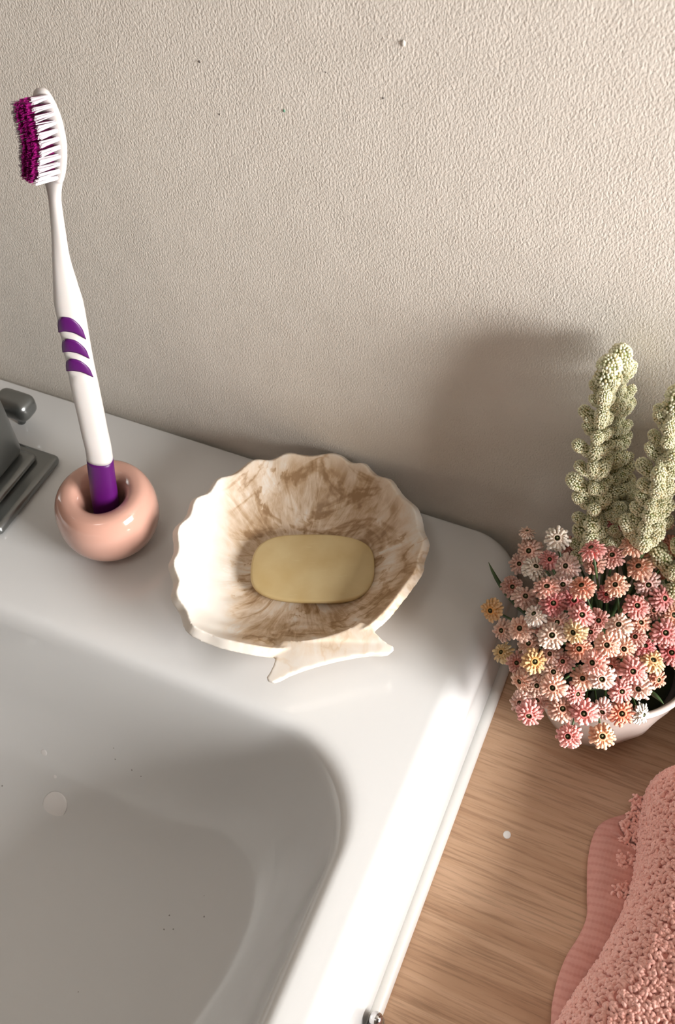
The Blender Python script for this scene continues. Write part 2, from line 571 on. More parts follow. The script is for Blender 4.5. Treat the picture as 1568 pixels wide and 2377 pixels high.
# ================================================================ toothbrush
BRUSH = [
(-0.2349,-0.0330,0.2113,0.00214), (-0.2334,-0.0338,0.2088,0.00299), (-0.2320,-0.0353,0.2041,0.00308), (-0.2309,-0.0370,0.1986,0.00334), (-0.2302,-0.0386,0.1929,0.00361), (-0.2307,-0.0403,0.1868,0.00389), (-0.2312,-0.0411,0.1836,0.00352), (-0.2318,-0.0418,0.1811,0.00305), (-0.2319,-0.0428,0.1772,0.00259), (-0.2320,-0.0445,0.1707,0.00254), (-0.2321,-0.0470,0.1607,0.00283), (-0.2324,-0.0495,0.1503,0.00348), (-0.2320,-0.0520,0.1395,0.00484), (-0.2317,-0.0536,0.1321,0.00577), (-0.2312,-0.0553,0.1246,0.00584), (-0.2307,-0.0578,0.1127,0.00578), (-0.2302,-0.0599,0.1024,0.00578), (-0.2296,-0.0620,0.0917,0.00597), (-0.2288,-0.0645,0.0784,0.00591), (-0.2284,-0.0662,0.0690,0.00590), (-0.2279,-0.0680,0.0581,0.00590), (-0.2287,-0.0703,0.0435,0.00604), (-0.2295,-0.0724,0.0294,0.00628), (-0.2298,-0.0745,0.0150,0.00621), ]

cp = catmull([b[:3] for b in BRUSH], 8)
hwv = [v.x for v in catmull([(b[3], 0, 0) for b in BRUSH], 8)]
N = len(cp)
FACE = (-RX * .42 - FW * .90 - UP * .05).normalized()
ND = FACE
length = [0.0]
for i in range(1, N): length.append(length[-1] + (cp[i] - cp[i - 1]).length)
LT = length[-1]


def frame(i):
    t = (cp[max(i - 1, 0)] - cp[min(i + 1, N - 1)]).normalized()      # towards the head
    tw_ = sstep(.035, .075, length[i])
    ND = (-RX * (.48 - .46 * tw_) - FW - UP * .05).normalized()
    nd = (ND - t * ND.dot(t)).normalized()
    return t, nd, t.cross(nd)


def half(i):
    """half width across and half thickness along the face normal"""
    s = length[i]
    w_ = hwv[i]
    head = 1 - sstep(.029, .041, s)
    a = w_ * (1.0 - head) + head * (.0066 * min(1.0, math.sqrt(max(0.0, 1 - ((min(s, .0172) - .0172) / .0172) ** 2)) + .04) * (1 - .3 * sstep(.022, .036, s)))
    b_ = (w_ * .80) * (1 - head) + head * .0021 * min(1, .35 + s / .003)
    return a, b_


def surf(i, th_, extra=0.0):
    t, nd, bi = frame(i)
    a, b_ = half(i)
    c, s = math.cos(th_), math.sin(th_)
    e = .85
    return cp[i] + nd * ((abs(c) ** e) * (1 if c > 0 else -1) * (b_ + extra)) + bi * ((abs(s) ** e) * (1 if s > 0 else -1) * (a + extra))


cres = [(.0873, .0970), (.0974, .1064), (.1069, .1155)]   # start / end distance from the tip
tb = empty('toothbrush', (HX, HY, .003), 'white toothbrush with purple grip marks standing in the pink ring', 'toothbrush')
K = 40
gi = 0
split = next(i for i in range(N) if length[i] > .1618)


def arc(u, lift):     # crescents bow towards the head
    return lift * (1 - u * u)


rings = []
for i in range(0, split + 1):
    ring = []
    for k in range(K):
        th_ = 2 * PI * k / K
        ex = 0.0
        if math.cos(th_) > 0:
            u = math.sin(th_)
            for j, (s0, s1) in enumerate(cres):
                d = length[i] - (s1 + .0028 - arc(u, .0035))
                ex -= .00075 * math.exp(-(d / .0013) ** 2) * (1 - u ** 4)
        ring.append(surf(i, th_, ex))
    rings.append(ring)
vs, fs = loft(rings, True, True, True)
link('handle', mesh('handle', vs, fs), M['brush'], tb)
rings = [[surf(i, 2 * PI * k / K, .0001) for k in range(K)] for i in range(split, N)]
vs, fs = loft(rings, True, True, True)
g = link('grip_end', mesh('grip_end', vs, fs), M['purple'], tb)
g['label'] = 'purple rubber end of the handle'


def at_len(s):
    s = max(0, min(LT - 1e-6, s))
    i = max(k for k in range(N) if length[k] <= s)
    f_ = (s - length[i]) / max(length[min(i + 1, N - 1)] - length[i], 1e-9)
    return i, f_


def surf_s(s, u, extra):
    i, f_ = at_len(s)
    th_ = math.asin(max(-1, min(1, u)))
    p = surf(i, th_, extra)
    q = surf(min(i + 1, N - 1), th_, extra)
    return p.lerp(q, f_)


for s0, s1 in cres:
    L = s1 - s0
    vs, fs = [], []
    nu, nv = 22, 6
    for a_ in range(nu + 1):
        u = -.93 + 1.78 * a_ / nu
        q = -1 + 2 * a_ / nu
        top = s1 - (L) * math.sqrt(max(0, 1 - q * q)) ** .9 + .0012 * q
        bot = s1 - L * .32 * (1 - q * q) + .0012 * q
        for b_ in range(nv + 1):
            f_ = b_ / nv
            edge = min(f_, 1 - f_) * 2
            vs.append(surf_s(top + (bot - top) * f_, u, .00012 + .00022 * min(1, edge * 2)))
    for a_ in range(nu):
        for b_ in range(nv):
            i0 = a_ * (nv + 1) + b_
            fs.append((i0, i0 + 1, i0 + nv + 2, i0 + nv + 1))
    o = link('grip_mark', mesh('grip_mark', vs, fs), M['purple'], tb)
    sm = o.modifiers.new('solid', 'SOLIDIFY')
    sm.thickness = .0004
    sm.offset = -.2
# bristle tufts
for row in range(11):
    s = .0035 + row * .00262
    i, f_ = at_len(s)
    t, nd, bi = frame(i)
    base = cp[i].lerp(cp[min(i + 1, N - 1)], f_)
    wid = .0046 * min(1.0, math.sqrt(max(0.0, 1 - ((s - .0165) / .0175) ** 2)) * 1.3)
    for colu in range(5):
        off = (-1 + 2 * colu / 4) * wid
        inner_ = colu in (1, 2, 3)
        vs, fs = [], []
        for q in range(26):
            a_ = random.uniform(0, 2 * PI)
            rr = .00072 * math.sqrt(random.random())
            b0 = base + nd * .0014 + bi * (off + rr * math.cos(a_)) + t * (rr * math.sin(a_))
            tilt = (t * random.uniform(-.05, .05) + bi * (off * 14 + random.uniform(-.05, .05)) * .6 + t * math.sin(a_) * .06)
            hgt = (.0108 if inner_ else .0098) + random.uniform(-.0004, .0004)
            b1 = b0 + (nd + tilt * .8).normalized() * hgt
            k0 = len(vs)
            for (pp, r2) in ((b0, .00016), (b1, .00013)):
                for m_ in range(4): vs.append(pp + (bi * math.cos(m_ * PI / 2) + t * math.sin(m_ * PI / 2)) * r2)
            for m_ in range(4): fs.append((k0 + m_, k0 + (m_ + 1) % 4, k0 + 4 + (m_ + 1) % 4, k0 + 4 + m_))
            fs.append((k0 + 4, k0 + 5, k0 + 6, k0 + 7))
        o = link('bristle_tuft', mesh('bristle_tuft', vs, fs), M['bpurple'] if inner_ else M['bwhite'], tb, False)
        if inner_: o['label'] = 'magenta bristle tuft'

# ================================================================ shell soap dish
SX, SY = -.132, -.062
A = Vector((.62, -.785, 0)).normalized()     # towards the hinge
B = Vector((-A.y, A.x, 0))
NT_, NR_ = 288, 44
top = []
for i in range(NR_ + 1):
    s = i / NR_
    ring = []
    for j in range(NT_):
        a_ = 2 * PI * j / NT_ - PI
        hinge = math.exp(-(a_ / .50) ** 2)
        near = math.exp(-(a_ / .85) ** 4)
        scal = 1 - sstep(.0, 1.0, 1.0 - (abs(a_) - .75) / .35) if abs(a_) < 1.1 else 1.0
        wob = noise.noise(Vector((math.cos(a_) * 1.7, math.sin(a_) * 1.7, 3.0)))
        ph = 19 * a_ + wob * 2.2
        R_ = .0560 + .0014 * wob - .0085 * hinge + (.0007 + .0004 * wob) * math.cos(ph) * scal - .0030 * math.exp(-((a_ - .72) / .30) ** 2)
        R_ += .0036 * math.exp(-((a_ + 1.08) / .32) ** 2)
        zr = .0262 - .0062 * math.exp(-(a_ / .55) ** 4) + .0018 * math.exp(-((a_ - 1.4) / .6) ** 2)
        f_ = max(0, (s - .42) / .58) ** 1.55
        z = .0062 + (zr - .0062) * f_ + .0010 * math.cos(ph) * sstep(.52, .95, s) * scal
        z += .0005 * noise.noise(Vector((A.x * s * 9 + math.cos(a_) * 5 * s, math.sin(a_) * 5 * s, 1)))
        # steep walls: most of the height is gained in the outer part
        rho = R_ * (s ** .88)
        d = A * math.cos(a_) + B * math.sin(a_)
        ring.append(Vector((d.x * rho, d.y * rho, z)))
    top.append(ring)
vs = [Vector((0, 0, .0062))] + [p for r_ in top[1:] for p in r_]
fs = [(0, 1 + j, 1 + (j + 1) % NT_) for j in range(NT_)]
for i in range(NR_ - 1):
    for j in range(NT_):
        k = (j + 1) % NT_
        fs.append((1 + i * NT_ + j, 1 + (i + 1) * NT_ + j, 1 + (i + 1) * NT_ + k, 1 + i * NT_ + k))
bm = bmesh.new()
bv = [bm.verts.new(v) for v in vs]
for f_ in fs: bm.faces.new([bv[k] for k in f_])
bm.normal_update()
# thickness: copy the sheet down and outwards along the normals, then close the rim
nv_ = len(bv)
low = []
for v in bv:
    n_ = v.normal if v.normal.z > 0 else -v.normal
    rr = v.co.xy.length
    q = v.co - n_ * (.0036 + .0012 * sstep(.04, .055, rr))
    q.z = max(q.z, .0006)
    low.append(bm.verts.new(q))
for f_ in fs: bm.faces.new([low[k] for k in reversed(f_)])
last = 1 + (NR_ - 1) * NT_
for j in range(NT_):
    k = (j + 1) % NT_
    bm.faces.new([bv[last + j], low[last + j], low[last + k], bv[last + k]])
# foot ring
for rr0, rr1, z0, z1 in ((.0, .027, .0002, .0045),):
    lo = [bm.verts.new((rr1 * math.cos(2 * PI * k / 64), rr1 * math.sin(2 * PI * k / 64), z0)) for k in range(64)]
    hi = [bm.verts.new((rr1 * 1.05 * math.cos(2 * PI * k / 64), rr1 * 1.05 * math.sin(2 * PI * k / 64), z1)) for k in range(64)]
    bm.faces.new(lo[::-1]); bm.faces.new(hi)
    for k in range(64): bm.faces.new([lo[k], lo[(k + 1) % 64], hi[(k + 1) % 64], hi[k]])
# hinge slab with two ears
SH = .0030
side = [(.0466, .0175), (.0476, .0190), (.0490, .0205), (.0508, .0216), (.0535, .0226), (.0562, .0240), (.0590, .0262), (.0608, .0282), (.0628, .0282), (.0640, .0262), (.0638, .0230), (.0628, .0190), (.0622, .0120), (.0620, .0040)]
outl = side + [(x, -y) for x, y in side[::-1]]
fr = [(.0440 + SH, -.0160), (.0453 + SH, -.0130), (.0465 + SH, -.0070), (.0470 + SH, 0), (.0465 + SH, .0070), (.0453 + SH, .0130), (.0440 + SH, .0160)]
outl = [(x - SH, y) for x, y in outl + fr]
def hz(x, y):
    zt = .0214 - .10 * (x - .047) - .0006 * abs(y) / .025 - .0012 * (abs(y) / .026) ** 2
    zb = zt - .0062 + .14 * (x - .055)
    return zt, min(zb, zt - .003)
tp = [bm.verts.new(A * x + B * y + Vector((0, 0, hz(x, y)[0]))) for x, y in outl]
bt = [bm.verts.new(A * (x - .002) + B * y * .96 + Vector((0, 0, hz(x, y)[1]))) for x, y in outl]
bm.faces.new(tp)
bm.faces.new(bt[::-1])
for k in range(len(outl)): bm.faces.new([tp[k], bt[k], bt[(k + 1) % len(outl)], tp[(k + 1) % len(outl)]])
bmesh.ops.recalc_face_normals(bm, faces=bm.faces[:])
me = from_bm('shell_soap_dish', bm)
sd = link('shell_soap_dish', me, M['shell'])
sd.location = (SX, SY, 0)
tag(sd, 'scallop shell soap dish in cream resin with brown marbling on the sink', 'soap dish')
rm = sd.modifiers.new('remesh', 'REMESH')
rm.mode = 'VOXEL'
rm.voxel_size = .00055
rm.use_smooth_shade = True
sm = sd.modifiers.new('smooth', 'SMOOTH')
sm.factor = .5
sm.iterations = 5

# ================================================================ soap
def soap_ring(f_, z, n=96):
    out = []
    for k in range(n):
        a_ = 2 * PI * k / n
        c, s = math.cos(a_), math.sin(a_)
        ex = 2 / 2.8
        x = abs(c) ** ex * (1 if c > 0 else -1) * (.0292 - f_)
        y = abs(s) ** ex * (1 if s > 0 else -1) * (.0196 - f_)
        y += .0006 * math.sin(a_ * 3 + 1)
        out.append(Vector((x, y, z + .00025 * math.sin(x * 140) + .0002 * math.cos(y * 170))))
    return out


H_ = .0034
rings = [soap_ring(.004, -H_ / 2), soap_ring(.0015, -H_ / 2 + .0004), soap_ring(.0003, -.0008), soap_ring(0, .0004), soap_ring(.0001, .0012), soap_ring(.0005, .0016), soap_ring(.0012, .00175), soap_ring(.005, .0019), soap_ring(.012, .0021), soap_ring(.018, .0022)]
vs, fs = loft(rings, True, True, True)
so = link('soap_bar', mesh('soap_bar', vs, fs), M['soap'])
so.location = (-.1262, -.0610, .0098)
so.rotation_euler = (0, 0, math.atan2(.0223, .0544))
tag(so, 'thin worn bar of translucent amber soap lying in the shell dish', 'soap')

# ================================================================ flower pot
PX, PY = .0135, -.0480
prof = [(.0005, -.0446), (.0225, -.0446), (.0238, -.0430), (.0262, -.036), (.0300, -.024), (.0325, -.012), (.0340, -.002), (.0346, .006), (.0352, .0085), (.0364, .0095), (.0366, .0112), (.0358, .0125),
        (.0342, .0125), (.0334, .0105), (.0328, .004), (.0318, -.006), (.0295, -.016), (.001, -.0165)]
pn = 96
rings = []
for r_, z in prof:
    ring = []
    for k in range(pn):
        a_ = 2 * PI * k / pn
        rr = r_
        if -.034 < z < .000 and prof.index((r_, z)) < 9: rr += .0007 * math.sin(a_ * 12 + z * 130) * math.sin((z + .034) / .034 * PI)
        ring.append(Vector((PX + rr * math.cos(a_), PY + rr * math.sin(a_), z)))
    rings.append(ring)
vs, fs = loft(rings, True, True, True)
pt = link('flower_pot', mesh('flower_pot', vs, fs), M['pot'])
tag(pt, 'blush white glazed pot on the worktop holding the artificial flowers', 'flower pot')
fo_ = lathe('floral_foam', [(.001, .0010), (.024, .0005), (.0290, -.0015), (.0293, -.004), (.0285, -.0150), (.001, -.0160)], PX, PY, M['foam'], None, 48, True)
tag(fo_, 'dark foam disc filling the blush pot under the stems', 'floral foam')

# ================================================================ pink flowers
PAL = dict(W=(.90, .82, .74), L=(.84, .56, .48), P=(.86, .44, .29), K=(.76, .20, .19), M=(.84, .36, .29), R=(.56, .035, .055), O=(.84, .17, .05), Y=(.72, .38, .05), C=(.80, .55, .20), D=(.68, .40, .30),
           N=(.55, .17, .13), B=(.40, .11, .055), A=(.78, .25, .13), Q=(.86, .46, .20))
FLOWERS = [
('L',-0.0359,-0.0282,0.0435,-0.23,0.13,0.96,0.00316), ('W',-0.0216,-0.0416,0.063,-0.13,-0.22,0.97,0.00477), ('D',-0.0325,-0.0334,0.038,-0.41,-0.58,0.7,0.0051),
('W',-0.0267,-0.0493,0.0492,-0.15,-0.17,0.97,0.00487), ('K',-0.0222,-0.0457,0.053,-0.12,-0.28,0.95,0.00387), ('L',-0.0144,-0.0505,0.0589,-0.36,-0.59,0.72,0.00473),
('M',-0.0191,-0.061,0.0549,-0.25,-0.23,0.94,0.00495), ('L',-0.014,-0.0543,0.0513,0.38,-0.74,0.55,0.00454), ('B',-0.0344,-0.0509,0.0328,-0.06,-0.54,0.84,0.00428),
('D',-0.0266,-0.0632,0.0468,0.09,-0.08,0.99,0.0048), ('R',-0.0148,-0.0662,0.0533,-0.21,-0.4,0.89,0.00468), ('A',-0.006,-0.0588,0.0602,-0.26,-0.13,0.96,0.00464),
('K',-0.0067,-0.054,0.0791,-0.25,-0.14,0.96,0.00449), ('K',-0.0065,-0.0321,0.0593,-0.22,-0.31,0.93,0.00458), ('R',-0.0024,-0.0309,0.0713,-0.15,-0.05,0.99,0.0047),
('P',0.0074,-0.0398,0.0718,-0.23,-0.16,0.96,0.00461), ('P',0.0173,-0.0361,0.067,0.1,-0.34,0.93,0.00465), ('P',0.0152,-0.0269,0.0755,-0.13,0.28,0.95,0.00463),
('N',0.0013,-0.044,0.0661,-0.01,-0.52,0.85,0.00442), ('B',-0.0043,-0.0507,0.0665,-0.03,-0.47,0.88,0.00416), ('P',0.0125,-0.0444,0.0647,-0.3,-0.36,0.88,0.00486),
('P',0.006,-0.0547,0.0624,-0.12,-0.18,0.98,0.00437), ('L',0.0179,-0.0462,0.0583,0.2,-0.6,0.78,0.00466), ('K',0.016,-0.0584,0.0586,0.05,-0.65,0.76,0.00458),
('P',0.0194,-0.0599,0.0504,0.01,-0.54,0.84,0.00418), ('K',0.0249,-0.0488,0.0558,0.35,-0.53,0.77,0.00464), ('A',0.0237,-0.0326,0.0475,0.12,0.25,0.96,0.00435),
('L',0.0117,-0.0684,0.0565,0.01,-0.35,0.94,0.00455), ('N',0.0038,-0.0654,0.0509,-0.05,-0.43,0.9,0.00418), ('K',-0.0029,-0.069,0.0561,0.06,-0.32,0.95,0.00474),
('R',-0.0077,-0.0603,0.0519,-0.02,-0.54,0.84,0.00447), ('R',0.0037,-0.0545,0.0546,0.08,-0.75,0.66,0.00328), ('W',-0.0202,-0.0708,0.0481,-0.29,-0.31,0.9,0.00448),
('P',-0.0244,-0.0737,0.0393,-0.24,-0.54,0.8,0.00479), ('D',-0.032,-0.0699,0.0271,-0.42,-0.51,0.75,0.00446), ('L',-0.0113,-0.077,0.0472,-0.13,-0.64,0.76,0.00503),
('C',-0.0035,-0.0749,0.052,-0.38,-0.51,0.77,0.0046), ('Y',-0.04,-0.059,0.0221,-0.3,-0.66,0.69,0.00459), ('C',-0.0298,-0.0729,0.0147,-0.44,-0.62,0.65,0.00429),
('D',-0.0195,-0.0758,0.0338,-0.03,-0.56,0.82,0.00434), ('A',0.0001,-0.0755,0.0423,0.01,-0.62,0.79,0.00468), ('Y',-0.0151,-0.0838,0.0351,0.04,-0.55,0.83,0.00474),
('D',-0.0098,-0.0786,0.0364,-0.21,-0.61,0.77,0.00427), ('N',-0.0221,-0.0786,0.0205,-0.29,-0.62,0.73,0.00419), ('D',-0.0067,-0.0828,0.0307,-0.15,-0.6,0.78,0.00452),
('P',0.0098,-0.0758,0.0522,0.07,-0.53,0.84,0.00455), ('P',0.0165,-0.0706,0.0453,0.15,-0.51,0.85,0.00439), ('M',0.0071,-0.0818,0.046,-0.17,-0.66,0.74,0.0048),
('R',0.0239,-0.0659,0.0438,0.07,-0.25,0.96,0.00465), ('C',0.0282,-0.071,0.0436,0.05,-0.2,0.98,0.00483), ('K',0.0296,-0.0601,0.0494,0.07,-0.66,0.75,0.00485),
('R',0.0345,-0.0627,0.0416,0.13,-0.37,0.92,0.00465), ('K',0.0223,-0.0775,0.0426,0.18,-0.57,0.8,0.00482), ('L',0.012,-0.0837,0.0401,-0.14,-0.54,0.83,0.00483),
('P',0.0051,-0.0825,0.0331,0.04,-0.68,0.73,0.00446), ('P',-0.0182,-0.0844,0.0175,-0.3,-0.73,0.62,0.00466), ('P',-0.0048,-0.0886,0.0288,0.01,-0.64,0.77,0.00497),
('K',0.0206,-0.083,0.0344,0.11,-0.61,0.79,0.0044), ('L',0.0269,-0.0789,0.034,-0.21,-0.5,0.84,0.00464), ('A',0.0325,-0.073,0.0353,0.68,-0.07,0.73,0.00372),
('D',-0.0155,-0.0912,0.0119,-0.28,-0.64,0.72,0.00466), ('K',-0.0109,-0.0947,0.0112,-0.13,-0.82,0.55,0.00512), ('L',-0.009,-0.0875,0.0135,-0.24,-0.94,0.22,0.00441),
('P',0.0012,-0.0898,0.0162,0.14,-0.54,0.83,0.00506), ('K',0.0099,-0.0897,0.0192,0.05,-0.7,0.71,0.00524), ('L',0.0169,-0.0847,0.0177,0.1,-0.79,0.6,0.00455),
('O',0.0239,-0.0837,0.0189,0.07,-0.7,0.72,0.005), ('W',0.0318,-0.0804,0.0178,0.81,-0.22,0.54,0.00406), ('K',0.007,-0.0974,0.0101,-0.18,-0.69,0.7,0.00481),
('Q',0.0196,-0.0926,0.0112,0.06,-0.71,0.7,0.00489), ('K',0.0046,-0.0858,0.0253,0.37,-0.69,0.62,0.00428), ('D',-0.0353,-0.035,0.0288,-0.42,-0.59,0.69,0.00441),
('A',0.0226,-0.0344,0.0703,-0.03,-0.39,0.92,0.00461), ('P',0.0306,-0.0511,0.05,0.17,-0.48,0.86,0.00466), ('D',-0.0113,-0.0687,0.0456,0.02,-0.67,0.75,0.00425),
('N',-0.0172,-0.033,0.0494,-0.03,-0.52,0.86,0.00396), ('N',0.0194,-0.0649,0.0473,0.01,-0.55,0.84,0.00394), ('B',0.0229,-0.0524,0.0512,0.02,-0.54,0.84,0.00374),
('D',-0.0116,-0.0842,0.0172,-0.02,-0.58,0.81,0.0044), ('K',0.0283,-0.0275,0.0413,0.34,-0.39,0.86,0.00442), ('N',-0.0041,-0.0799,0.0361,-0.01,-0.57,0.82,0.00401),
('N',0.014,-0.0764,0.0387,0.01,-0.56,0.83,0.00396), ('D',-0.0113,-0.0825,0.0279,-0.02,-0.57,0.82,0.00384), ('N',-0.015,-0.0721,0.0403,-0.03,-0.56,0.83,0.00381),
('N',0.0023,-0.0703,0.0487,-0.01,-0.55,0.83,0.00371), ('P',0.0315,-0.0409,0.0483,0.18,-0.47,0.86,0.00475), ('K',0.0299,-0.0213,0.0471,0.19,-0.45,0.88,0.00489),
('L',0.0361,-0.0534,0.0442,0.18,-0.49,0.85,0.00469), ('M',0.035,-0.0294,0.0419,0.19,-0.46,0.87,0.00487), ('P',0.0413,-0.0565,0.0297,0.35,-0.43,0.83,0.00479),
('K',0.0404,-0.0404,0.0331,0.2,-0.47,0.86,0.00486), ('C',0.0276,-0.0312,0.0748,0.16,-0.46,0.88,0.00457),
]



def flower_mesh(seed):
    rnd = random.Random(seed)
    vs, fs, tip = [], [], []
    for (n, L0, r0, el, zz, w0) in ((17, 1.0, .26, 6, -.10, .145), (16, .94, .25, 20, -.02, .135), (13, .80, .24, 36, .05, .125), (10, .60, .22, 54, .10, .105)):
        for k in range(n):
            a_ = 2 * PI * (k + rnd.uniform(-.22, .22)) / n
            L = L0 * rnd.uniform(.80, 1.08)
            e0 = math.radians(el + rnd.uniform(-14, 14))
            d = Vector((math.cos(a_), math.sin(a_), 0))
            s_ = Vector((-d.y, d.x, 0))
            cen = d * r0 + Vector((0, 0, zz))
            base = len(vs)
            prof_ = ((0, .50), (.35, .72), (.70, .95), (.90, 1.0), (1.0, .55))
            for q, (f_, wd) in enumerate(prof_):
                ll = (L - r0) * f_
                e1 = e0 - math.radians(26) * f_
                c = cen + d * (ll * math.cos(e1)) + Vector((0, 0, ll * math.sin(e1) + .0))
                ww = w0 * wd
                up = Vector((0, 0, .035 * wd))
                vs += [c - s_ * ww, c + up, c + s_ * ww]
                tip += [f_] * 3
            for q in range(len(prof_) - 1):
                for m_ in range(2):
                    i0 = base + q * 3 + m_
                    fs.append((i0, i0 + 3, i0 + 4, i0 + 1))
            # underside, so a petal has thickness
            b0 = len(vs)
            for q, (f_, wd) in enumerate(prof_):
                vs.append(vs[base + q * 3 + 1] - Vector((0, 0, .06)))
                tip.append(f_ * .8)
            for q in range(len(prof_) - 1):
                fs.append((base + q * 3, b0 + q, b0 + q + 1, base + (q + 1) * 3))
                fs.append((b0 + q, base + q * 3 + 2, base + (q + 1) * 3 + 2, b0 + q + 1))
    # calyx cone under the petals and the throat in the middle
    base = len(vs)
    n = 12
    for r_, z in ((.30, -.08), (.22, -.24), (.07, -.42)):
        for k in range(n):
            vs.append(Vector((r_ * math.cos(2 * PI * k / n), r_ * math.sin(2 * PI * k / n), z))); tip.append(.1)
    for q in range(2):
        for k in range(n):
            i0 = base + q * n
            fs.append((i0 + k, i0 + n + k, i0 + n + (k + 1) % n, i0 + (k + 1) % n))
    base = len(vs)
    for r_, z in ((.46, .06), (.29, .26), (.22, .29), (.180, .12)):
        for k in range(n):
            vs.append(Vector((r_ * math.cos(2 * PI * k / n), r_ * math.sin(2 * PI * k / n), z))); tip.append(.35)
    for q in range(3):
        for k in range(n):
            i0 = base + q * n
            fs.append((i0 + k, i0 + (k + 1) % n, i0 + n + (k + 1) % n, i0 + n + k))
    me = mesh('flower', vs, fs)
    at = me.attributes.new('tip', 'FLOAT', 'POINT')
    at.data.foreach_set('value', tip)
    me.materials.append(M['petal'])
    me.polygons.foreach_set('use_smooth', [True] * len(me.polygons))
    return me


def centre_mesh():
    n = 12
    rings = [[Vector((r_ * math.cos(2 * PI * k / n), r_ * math.sin(2 * PI * k / n), z)) for k in range(n)] for r_, z in ((.190, .24), (.170, .04), (.02, .03))]
    vs, fs = loft(rings, True, False, True)
    k0 = len(vs)
    rings = [[Vector((.035 + r_ * math.cos(2 * PI * k / 8), r_ * math.sin(2 * PI * k / 8), z)) for k in range(8)] for r_, z in ((.06, .03), (.085, .12), (.09, .19), (.05, .235))]
    v2, f2 = loft(rings, True, False, True)
    vs += v2
    nf = len(fs)
    fs += [tuple(i + k0 for i in f) for f in f2]
    me = mesh('flower_centre', vs, fs)
    me.materials.append(M['hole']); me.materials.append(M['centre'])
    for i, p in enumerate(me.polygons):
        p.material_index = 0 if i < nf else 1
        p.use_smooth = True
    return me


FM = [flower_mesh(s) for s in range(5)]
CM = centre_mesh()
bq = empty('flower_bouquet', (PX, PY, .002), 'bouquet of small pink, peach and white artificial daisies in the blush pot', 'flowers')
rnd = random.Random(5)
root = Vector((PX, PY, .000))
for i, (c, x, y, z, nx, ny, nz, rad) in enumerate(FLOWERS):
    nrm = (Vector((nx, ny, nz)).normalized() + Vector((rnd.uniform(-.28, .28), rnd.uniform(-.28, .28), rnd.uniform(-.28, .28)))).normalized()
    p = Vector((x, y, z))
    o = bpy.data.objects.new('flower', FM[i % 5])
    COL.objects.link(o)
    q = nrm.to_track_quat('Z', 'Y') @ Matrix.Rotation(rnd.uniform(0, 6.28), 4, 'Z').to_quaternion()
    o.parent = bq
    o.matrix_parent_inverse = Matrix.Translation(-bq.location)
    o.rotation_euler = q.to_euler()
    o.location = p
    s_ = rad * 1.2
    o.scale = (s_, s_, s_)
    col = [min(1, max(0, v * rnd.uniform(.93, 1.05))) for v in PAL[c]]
    o.color = (*col, 1)
    e = bpy.data.objects.new('flower_centre', CM)
    COL.objects.link(e)
    e.parent = o
    # thin stem down into the foam
    st = p - nrm * (rad * .40)
    en = root + Vector((rnd.uniform(-.012, .012), rnd.uniform(-.012, .012), -.002))
    mid = st.lerp(en, .45) - nrm * .006 + Vector((0, 0, -.001))
    if mid.x < -.030 and mid.z < .008: mid.z = .008
    if (mid.xy - Vector((PX, PY))).length > .028 and mid.z < .016: mid.z = .018
    tube('stem', bez(st, mid, en, 7), .00045 + .0001 * rnd.random(), M['green'], bq, 6)
COLN = dict(W='white', L='pale pink', P='peach', K='rose pink', M='salmon pink', R='deep red pink', O='orange coral', Y='golden yellow', C='cream yellow', D='dusty pink', N='dark dusty pink', B='brownish pink', A='coral', Q='apricot')
for o, f_ in zip([c for c in bq.children if c.name.startswith('flower')], FLOWERS): o['label'] = COLN[f_[0]] + ' artificial daisy head'


def blade(name, pts, w0, parent, ser=False):
    """a folded leaf blade: two halves meeting in a keel"""
    n = len(pts)
    vs, fs = [], []
    for i, p in enumerate(pts):
        t = (pts[min(i + 1, n - 1)] - pts[max(i - 1, 0)]).normalized()
        sd_ = t.cross(-FW).normalized()
        f_ = i / (n - 1)
        w_ = w0 * (math.sin(PI * min(1, f_ * .9 + .1)) ** .6) * (1 - .15 * (i % 2 if ser else 0)) + .0001
        k = sd_.cross(t) * (w_ * .35)
        for a_, b_ in ((-1, 1), (0, -1), (1, 1)): vs.append(p + sd_ * (w_ * a_) + k * (b_ * -.6))
        vs.append(p + k * .9 + FW * .0004)
    for i in range(n - 1):
        a_ = i * 4
        for u, v in ((0, 1), (1, 2), (2, 3), (3, 0)): fs.append((a_ + u, a_ + v, a_ + 4 + v, a_ + 4 + u))
    return link(name, mesh(name, vs, fs), M['green'], parent)


V = Vector
blade('leaf', bez(V((-.0215, -.0530, .016)), V((-.038, -.050, .022)), V((-.0482, -.0404, .030)), 9), .0010, bq)
blade('leaf', bez(V((.0240, -.0700, .022)), V((.0325, -.0759, .031)), V((.0380, -.0782, .0275)), 7), .0010, bq, True)
blade('leaf', bez(V((-.010, -.060, .012)), V((-.014, -.067, .030)), V((-.0105, -.073, .036)), 7), .0011, bq, True)
for k in range(26):
    a_ = rnd.uniform(0, 2 * PI)
    r0 = rnd.uniform(0, .012)
    r1 = rnd.uniform(.012, .030)
    b0 = root + V((r0 * math.cos(a_), r0 * math.sin(a_), 0))
    b2 = root + V((r1 * math.cos(a_ + .3), r1 * math.sin(a_ + .3), rnd.uniform(.018, .036)))
    if b2.y > -.008: b2.y = -.010
    b1 = b0.lerp(b2, .5) + V((0, 0, .010))
    blade('leaf', bez(b0, b1, b2, 7), rnd.uniform(.0013, .0024), bq)

